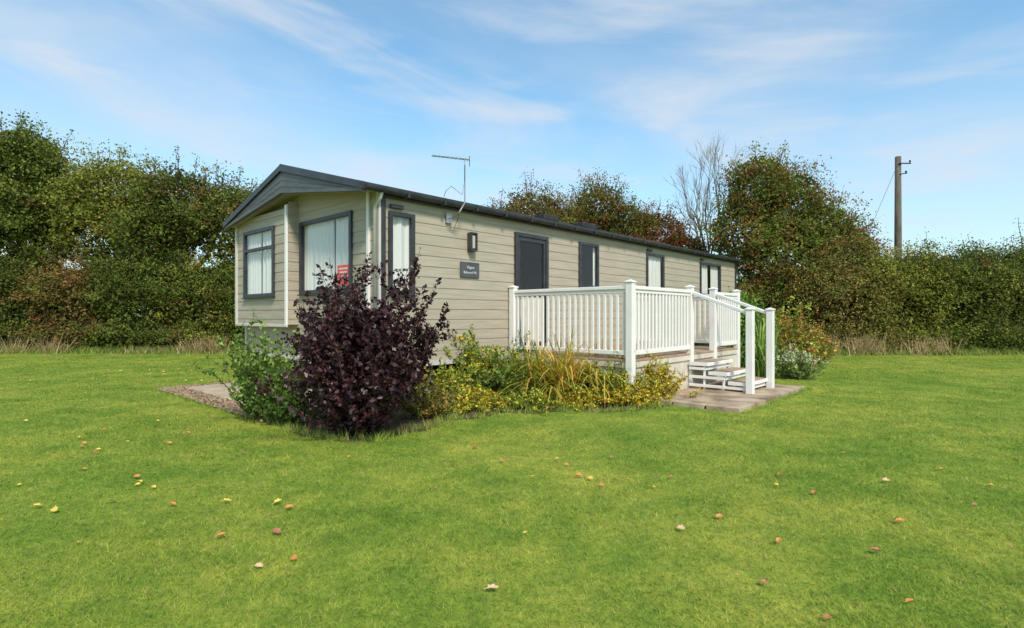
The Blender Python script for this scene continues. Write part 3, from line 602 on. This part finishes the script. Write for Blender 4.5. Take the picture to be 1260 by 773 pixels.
for i,(x,r,h,pal,lab) in enumerate(hr):
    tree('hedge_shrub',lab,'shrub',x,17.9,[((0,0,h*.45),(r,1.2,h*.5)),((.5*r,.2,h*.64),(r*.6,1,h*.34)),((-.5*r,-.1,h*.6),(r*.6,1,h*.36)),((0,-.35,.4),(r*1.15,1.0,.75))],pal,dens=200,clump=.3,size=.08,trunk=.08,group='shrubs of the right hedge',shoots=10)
def grow(mb,p,d,L_,r,depth):
    q=p+d*L_; limb(mb,p,q,r,r*.6,3,.08)
    if depth==0: return
    for k in range(3 if depth>1 else 4):
        nd=d+rng.normal(size=3)*.3; nd[2]=abs(nd[2])*.9+.3; nd/=np.linalg.norm(nd); grow(mb,p+d*L_*rng.uniform(.55,1),nd,L_*rng.uniform(.5,.7),r*.52,depth-1)
bt=thing('bare_tree',(gd(872,22),22,0),0,'leafless pale twigged tree standing behind the large hawthorn','tree'); mb=MB()
for k in range(3):
    d=np.array([rng.normal()*.06+.02,rng.normal()*.1,1.]); grow(mb,np.array([0,0,0.]),d/np.linalg.norm(d),3.6,.07,5)
mb.build('trunk',M['twig'],bt,fix=False)
# ------------------------------------------------------------------ stemmed shrubs near the caravan
def stemplant(name,label,cat,x,y,h,spread,ns,palette,w=None,size=.05,step=.035,leafmat_='leaf',stem='stem',base=.12,fill=0,flowers=None,ex=.8,aspect=.6,side=3,minh=.35,gain=1.35,fz=.40,droop=0.,extra=()):
    t=thing(name,(x,y,0),0,label,cat); mb=MB(); P=[];A=[];B=[]
    for i in range(ns):
        th=rng.uniform(0,2*math.pi); rr=rng.uniform(0,1)**.6; hh=h*(1-.45*rr*rr)*rng.uniform(minh,1.08)
        if rng.random()<.1: rr*=1.35
        if i<len(extra): th,rr,hh=extra[i][0],extra[i][1],h*extra[i][2]
        out=np.array([math.cos(th),math.sin(th),0])
        p0=out*base*rng.uniform(0,1); pts=[]; wob=rng.normal(size=3)*.06*h; nn=6
        for k in range(nn+1):
            u=k/nn; pts.append(p0+out*spread*rr*(u**ex)+np.array([0,0,hh])*(u-droop*rr*u*u)+wob*math.sin(u*3.1))
        pts=np.array(pts); pts[:,2]=np.maximum(pts[:,2],.0); mb.tube(pts,[.007-.005*k/nn for k in range(nn+1)],4)
        segs=[pts]
        for q in range(side):
            k=rng.integers(2,nn); d=rng.normal(size=3); d[2]=abs(d[2])*.8+.3; d/=np.linalg.norm(d); e=pts[k]+d*h*rng.uniform(.1,.24); sp_=np.array([pts[k]+(e-pts[k])*v for v in (0,.5,1)]); mb.tube(sp_,[.004,.003,.0015],3); segs.append(sp_)
        for sg in segs:
            L_=np.linalg.norm(np.diff(sg,axis=0),axis=1).sum(); m_=int(L_/step)+2; u=rng.uniform(.12,1,m_)*(len(sg)-1); k=np.minimum(u.astype(int),len(sg)-2); fr=(u-k)[:,None]
            pp=sg[k]*(1-fr)+sg[k+1]*fr; a=unit(rng.normal(size=(m_,3))+np.array([0,0,.25])); P.append(pp+a*size*.55); A.append(a); B.append(np.full(m_,rng.uniform(.65,1.3)))
    P=np.concatenate(P);A=np.concatenate(A);B=np.concatenate(B); n=len(P)
    C=pick(palette,n,w)*B[:,None]*rng.uniform(.7,1.3,(n,1)); Z=size*rng.uniform(.6,1.25,n)
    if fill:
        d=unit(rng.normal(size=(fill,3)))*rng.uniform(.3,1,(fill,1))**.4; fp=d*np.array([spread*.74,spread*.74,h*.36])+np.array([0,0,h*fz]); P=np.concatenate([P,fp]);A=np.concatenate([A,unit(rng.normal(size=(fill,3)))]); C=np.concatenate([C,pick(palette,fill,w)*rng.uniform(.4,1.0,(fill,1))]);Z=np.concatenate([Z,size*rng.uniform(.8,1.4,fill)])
    k=P[:,2]>.01
    mb.build('stems',M[stem],t,fix=False); leaf_obj('leaves',P[k],Z[k],C[k]*gain,M[leafmat_],t,aspect=aspect,axis=A[k]*1.2)
    if flowers:
        fc,nf,fs=flowers; top=P[P[:,2]>np.quantile(P[:,2],.72)]; q=top[rng.integers(0,len(top),nf)]+np.array([0,0,.03])
        rp=np.repeat(q,7,axis=0)+rng.normal(size=(nf*7,3))*fs*.5; mark(leaf_obj('flowers',rp,np.full(len(rp),fs*.8),np.array(fc)*rng.uniform(.7,1.2,(len(rp),1)),M['leaf'],t,aspect=.8),kind='stuff')
    return t
def straps(name,label,x,y,n,h,spread,pal,wd=.018,w=None,cat='plant'):
    t=thing(name,(x,y,0),0,label,cat); K=7; th=rng.uniform(0,2*math.pi,n); L_=h*rng.uniform(.5,1.3,n); out=spread*rng.uniform(.3,1.4,n); b=rng.normal(size=(n,2))*.12
    u=np.linspace(0,1,K+1)[None]; r_=out[:,None]*u**1.3; z=L_[:,None]*(u*1.7-u**2.0*rng.uniform(.7,1.65,(n,1)))
    cx=b[:,:1]+np.cos(th)[:,None]*r_; cy=b[:,1:]+np.sin(th)[:,None]*r_; ww=wd*(1-u**2.5)*.5+.001
    sx=-np.sin(th)[:,None]*ww; sy=np.cos(th)[:,None]*ww; z=np.maximum(z,.01)
    V=np.empty((n,K,4,3))
    for j,(i,s_) in enumerate(((0,-1),(0,1),(1,1),(1,-1))):
        sl_=slice(0,K) if i==0 else slice(1,K+1); V[:,:,j,0]=cx[:,sl_]+s_*sx[:,sl_]; V[:,:,j,1]=cy[:,sl_]+s_*sy[:,sl_]; V[:,:,j,2]=z[:,sl_]
    c=np.repeat(pick(pal,n,w)*rng.uniform(.7,1.25,(n,1)),K,axis=0)
    np_mesh('leaves',V.reshape(-1,3),4,c*1.3,M['leaf'],t)
    mb=MB()
    for i in range(5):
        a=rng.uniform(0,6.28); mb.tube([(0,0,0),(math.cos(a)*.05,math.sin(a)*.05,h*.6),(math.cos(a)*.12,math.sin(a)*.12,h*1.1)],[.005,.004,.002],4)
    mb.build('flower_stalk',M['stem'],t); return t
PU=[(.042,.012,.017),(.062,.019,.024),(.026,.009,.013),(.095,.034,.034),(.08,.045,.04)]
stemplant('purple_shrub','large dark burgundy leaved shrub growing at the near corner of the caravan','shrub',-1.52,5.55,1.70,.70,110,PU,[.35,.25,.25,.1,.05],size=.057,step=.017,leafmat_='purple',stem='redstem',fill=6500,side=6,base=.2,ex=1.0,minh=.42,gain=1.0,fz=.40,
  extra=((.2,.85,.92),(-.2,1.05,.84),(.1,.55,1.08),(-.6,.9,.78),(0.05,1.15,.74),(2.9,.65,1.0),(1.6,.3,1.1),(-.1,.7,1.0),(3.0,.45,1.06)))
GR=[(.08,.15,.025),(.12,.20,.035),(.06,.11,.018),(.17,.22,.05)]
YL=[(.48,.37,.03),(.28,.31,.035),(.56,.37,.03),(.17,.22,.03)]
YG2=[(.33,.34,.04),(.22,.28,.035),(.45,.37,.04),(.13,.20,.025)]
DL=[(.52,.39,.06),(.32,.34,.05),(.18,.26,.035),(.60,.34,.07)]
def pl(px,py,fn,*a,**k):
    x,y=g(px,py); i=2 if fn is straps else 3
    a=list(a); a[i:i]=[x,y]; return fn(*a,**k)
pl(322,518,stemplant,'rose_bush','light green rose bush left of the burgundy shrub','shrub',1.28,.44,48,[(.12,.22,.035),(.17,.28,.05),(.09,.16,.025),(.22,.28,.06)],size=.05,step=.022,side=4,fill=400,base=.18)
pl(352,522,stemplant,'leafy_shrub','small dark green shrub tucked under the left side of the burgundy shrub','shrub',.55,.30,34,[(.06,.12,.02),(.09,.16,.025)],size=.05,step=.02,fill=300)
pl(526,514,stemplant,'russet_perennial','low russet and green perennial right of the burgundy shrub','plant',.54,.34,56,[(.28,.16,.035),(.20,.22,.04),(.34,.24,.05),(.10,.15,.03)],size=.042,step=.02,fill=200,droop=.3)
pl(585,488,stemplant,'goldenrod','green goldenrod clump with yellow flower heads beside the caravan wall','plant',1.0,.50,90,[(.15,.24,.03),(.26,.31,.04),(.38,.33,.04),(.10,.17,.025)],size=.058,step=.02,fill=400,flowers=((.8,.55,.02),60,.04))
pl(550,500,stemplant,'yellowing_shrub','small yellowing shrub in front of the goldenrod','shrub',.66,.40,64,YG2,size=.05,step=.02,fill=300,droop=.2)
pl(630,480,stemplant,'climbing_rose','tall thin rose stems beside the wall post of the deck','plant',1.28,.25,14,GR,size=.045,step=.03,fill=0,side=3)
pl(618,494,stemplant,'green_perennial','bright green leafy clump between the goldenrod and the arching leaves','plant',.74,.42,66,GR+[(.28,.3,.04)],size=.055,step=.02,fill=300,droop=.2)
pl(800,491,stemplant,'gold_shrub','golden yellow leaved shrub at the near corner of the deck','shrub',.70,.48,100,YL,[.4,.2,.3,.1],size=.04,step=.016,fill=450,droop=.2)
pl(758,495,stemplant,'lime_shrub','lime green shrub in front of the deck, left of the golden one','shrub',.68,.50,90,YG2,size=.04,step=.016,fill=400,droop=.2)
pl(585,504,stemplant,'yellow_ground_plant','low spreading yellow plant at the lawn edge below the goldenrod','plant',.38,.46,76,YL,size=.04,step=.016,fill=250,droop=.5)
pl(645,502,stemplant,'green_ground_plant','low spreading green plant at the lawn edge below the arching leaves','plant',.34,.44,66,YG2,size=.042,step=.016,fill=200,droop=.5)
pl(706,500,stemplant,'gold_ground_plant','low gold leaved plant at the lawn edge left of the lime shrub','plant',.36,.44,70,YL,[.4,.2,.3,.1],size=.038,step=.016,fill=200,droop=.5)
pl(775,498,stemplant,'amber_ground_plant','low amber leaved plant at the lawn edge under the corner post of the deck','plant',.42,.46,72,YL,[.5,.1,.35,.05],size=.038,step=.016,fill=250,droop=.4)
pl(690,478,stemplant,'leafy_perennial','yellow green leafy clump against the deck skirt behind the arching leaves','plant',.66,.45,60,YG2,size=.055,step=.022,fill=250,droop=.2)
pl(650,492,straps,'daylily','mostly green arching daylily clump in front of the deck end',260,.78,.72,DL,w=[.25,.3,.3,.15],wd=.022)
pl(692,493,straps,'daylily','straw yellow arching daylily clump between the two greener ones',320,.82,.84,DL,w=[.4,.2,.12,.28],wd=.022)
pl(735,491,straps,'daylily','yellow green arching daylily clump nearest the golden shrub',280,.80,.78,DL,w=[.35,.25,.2,.2],wd=.022)
pl(776,488,straps,'daylily','small arching daylily clump at the foot of the corner post',160,.66,.6,DL,w=[.4,.25,.15,.2],wd=.02)
x,y=gd(938,10.8),10.8; straps('ornamental_grass','tall green strap leaved clump behind the deck steps',x,y,190,1.15,.4,[(.17,.29,.05),(.30,.35,.08),(.11,.21,.04)],.022)
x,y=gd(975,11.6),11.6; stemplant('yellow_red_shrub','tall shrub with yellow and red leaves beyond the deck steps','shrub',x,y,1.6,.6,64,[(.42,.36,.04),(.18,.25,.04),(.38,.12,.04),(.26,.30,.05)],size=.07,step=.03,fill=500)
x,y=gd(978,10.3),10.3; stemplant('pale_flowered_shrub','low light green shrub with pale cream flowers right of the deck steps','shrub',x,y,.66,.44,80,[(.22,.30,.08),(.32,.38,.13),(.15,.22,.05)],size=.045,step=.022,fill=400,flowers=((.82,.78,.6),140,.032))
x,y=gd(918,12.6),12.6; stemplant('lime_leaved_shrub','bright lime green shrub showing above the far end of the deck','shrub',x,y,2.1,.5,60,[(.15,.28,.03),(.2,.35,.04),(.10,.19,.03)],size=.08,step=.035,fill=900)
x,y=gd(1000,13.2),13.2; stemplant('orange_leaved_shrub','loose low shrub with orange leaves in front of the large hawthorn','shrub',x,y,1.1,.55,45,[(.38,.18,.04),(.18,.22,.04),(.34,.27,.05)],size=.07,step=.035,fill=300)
# ------------------------------------------------------------------ utility pole
D=19.6; ux=gd(1105,D); up_=thing('utility_pole',(ux,D,0),0,'weathered wooden utility pole standing in the right hedge','utility pole')
mb=MB(); mb.tube([(0,0,-.2),(0,0,3),(.0,0,hz(193,D))],[.14,.12,.095],14); mb.build('pole',M['pole'],up_,smooth=True)
zt=hz(205,D); mb=MB(); mb.box(-.05,.38,-.14,-.10,zt+.06,zt+.10); mb.build('crossarm',M['dark'],up_,bev=.01)
for (xx,zz) in ((.34,zt+.10),(.2,zt-.28)):
    m_=MB(); m_.tube([(xx,-.12,zz),(xx,-.12,zz+.03),(xx,-.12,zz+.035),(xx,-.12,zz+.08),(xx,-.12,zz+.10)],[.015,.015,.035,.03,.012],10); m_.build('insulator',M['dark'],up_,smooth=True)
m_=MB(); m_.bar((.0,-.11,zt-.30),(.24,-.11,zt-.27),.03,.03); m_.build('bracket',M['dark'],up_)
m_=MB(); pts=[(ux+(-1.5)*u,D+.4*u,(zt+.1)*(1-u)+2.6*u) for u in [i/8 for i in range(9)]]; m_.tube(pts,.007,4); mark(m_.build('guy_wire',M['dark']),'thin slanting stay wire running down left from the utility pole','cable')
# ------------------------------------------------------------------ fallen leaves
def leafshape(sz,lob):
    mb=MB(); n=14; ring=[]
    for i in range(n):
        t=2*math.pi*i/n; r_=1+lob*(.35 if i%2 else -.15); xx=math.cos(t)*sz*.5*r_; yy=math.sin(t)*sz*.34*r_; ring.append((xx,yy,.004+abs(yy)*.55+.10*xx*xx/sz+abs(rng.normal())*.002))
    mb.add([(0,0,.004)]+ring,[(0,1+i,1+(i+1)%n) for i in range(n)]); mb.tube([(-sz*.5,0,.006),(-sz*.8,sz*.05,.004)],.0012,3); return mb
LM={'orange':noisy('orange_leaf',(.48,.18,.04),(.64,.30,.08),30,.6),'yellow':noisy('yellow_leaf',(.60,.44,.06),(.68,.52,.12),30,.6),'tan':noisy('tan_leaf',(.50,.33,.18),(.64,.48,.32),30,.7),'red':noisy('red_brown_leaf',(.34,.12,.06),(.48,.21,.11),30,.6)}
FLV=[(606,731,'tan',.05,'pale tan fallen leaf nearest the bottom centre of the lawn'),(838,655,'tan',.042,'tan fallen leaf alone on the lawn below the deck steps'),(340,660,'red',.058,'large red brown fallen leaf left of centre'),(362,693,'orange',.043,'orange fallen leaf just below the large red brown one'),
(318,703,'tan',.037,'small tan fallen leaf below and left of the large red brown one'),(272,664,'orange',.043,'orange fallen leaf left of the large red brown one'),(212,625,'orange',.045,'orange fallen leaf on the left part of the lawn'),(279,621,'yellow',.045,'yellow fallen leaf between the left orange leaf and the centre'),
(342,622,'yellow',.045,'yellow fallen leaf, left one of a close pair'),(356,629,'orange',.047,'orange fallen leaf, right one of a close pair'),(68,632,'yellow',.05,'bright yellow fallen leaf near the left edge'),(45,627,'yellow',.045,'bright yellow fallen leaf nearest the left edge'),
(1108,646,'orange',.045,'orange fallen leaf on the far right of the lawn'),(1078,683,'red',.042,'red brown fallen leaf on the right of the lawn'),(1120,747,'orange',.034,'orange fallen leaf near the bottom right corner'),(1090,595,'tan',.047,'tan fallen leaf on the right, farthest from the bottom edge'),(712,589,'orange',.05,'orange fallen leaf in the middle of the lawn below the daylilies'),
(585,553,'orange',.055,'orange fallen leaf just in front of the planting bed'),(940,723,'red',.03,'small red brown fallen leaf low on the right half'),(1018,767,'red',.03,'dark red brown fallen leaf at the bottom edge')]
for (px,py,c,sz,lab) in FLV:
    x,y=g(px,py); o=leafshape(sz,rng.uniform(.2,.8)).build('fallen_leaf',LM[c]); o.location=(x,y,.019); o.rotation_euler=(rng.uniform(-.1,.5),rng.uniform(-.25,.25),rng.uniform(-.6,.6)); mark(o,lab,'leaf','fallen leaves on the lawn')
protos={}
far=[(95,541),(120,556),(155,546),(173,590),(186,603),(105,548),(190,520),(265,475),(225,470),(170,505),(60,500),(30,520),(130,480),(690,568),(740,600),(800,603),(950,600),(960,588),(1188,625),(1220,600),(620,570),(530,603),(250,560),(60,560),(88,673),(960,670),(160,462),(40,470),(215,462),(200,459),(185,461),(300,560),(190,457),(205,464),(175,460),(150,458),(260,500),
 (20,600),(140,620),(110,580),(75,545),(210,548),(15,545),(230,535),(130,530),(640,660),(430,565),(150,452),(120,455),(235,458),(100,552),(112,560),(180,596),(165,600),(196,462),(222,456),(168,455),(245,470),(700,575),(725,592),(820,590),(880,640),(1040,560),(1000,610),(1160,580),(760,566),(660,590),(560,575)]
cl={'orange':'small orange fallen leaf among many scattered on the lawn','yellow':'small yellow fallen leaf among many scattered on the lawn','red':'small red brown fallen leaf among many scattered on the lawn'}
for (px,py) in far:
    c=['orange','yellow','red'][rng.choice(3,p=[.4,.35,.25])]
    if c not in protos: o=leafshape(.045,.4).build('fallen_leaf',LM[c]); protos[c]=o
    else: o=protos[c].copy(); COL.objects.link(o)
    x,y=g(px+rng.normal()*4,py); o.location=(x,y,.018); s_=rng.uniform(.5,1.0)*(1.45 if py<500 else 1); o.scale=(s_,s_,s_); o.rotation_euler=(rng.uniform(-.1,.5),rng.uniform(-.3,.3),rng.uniform(-.8,.8)); mark(o,cl[c],'leaf','small '+c+' fallen leaves scattered on the lawn')
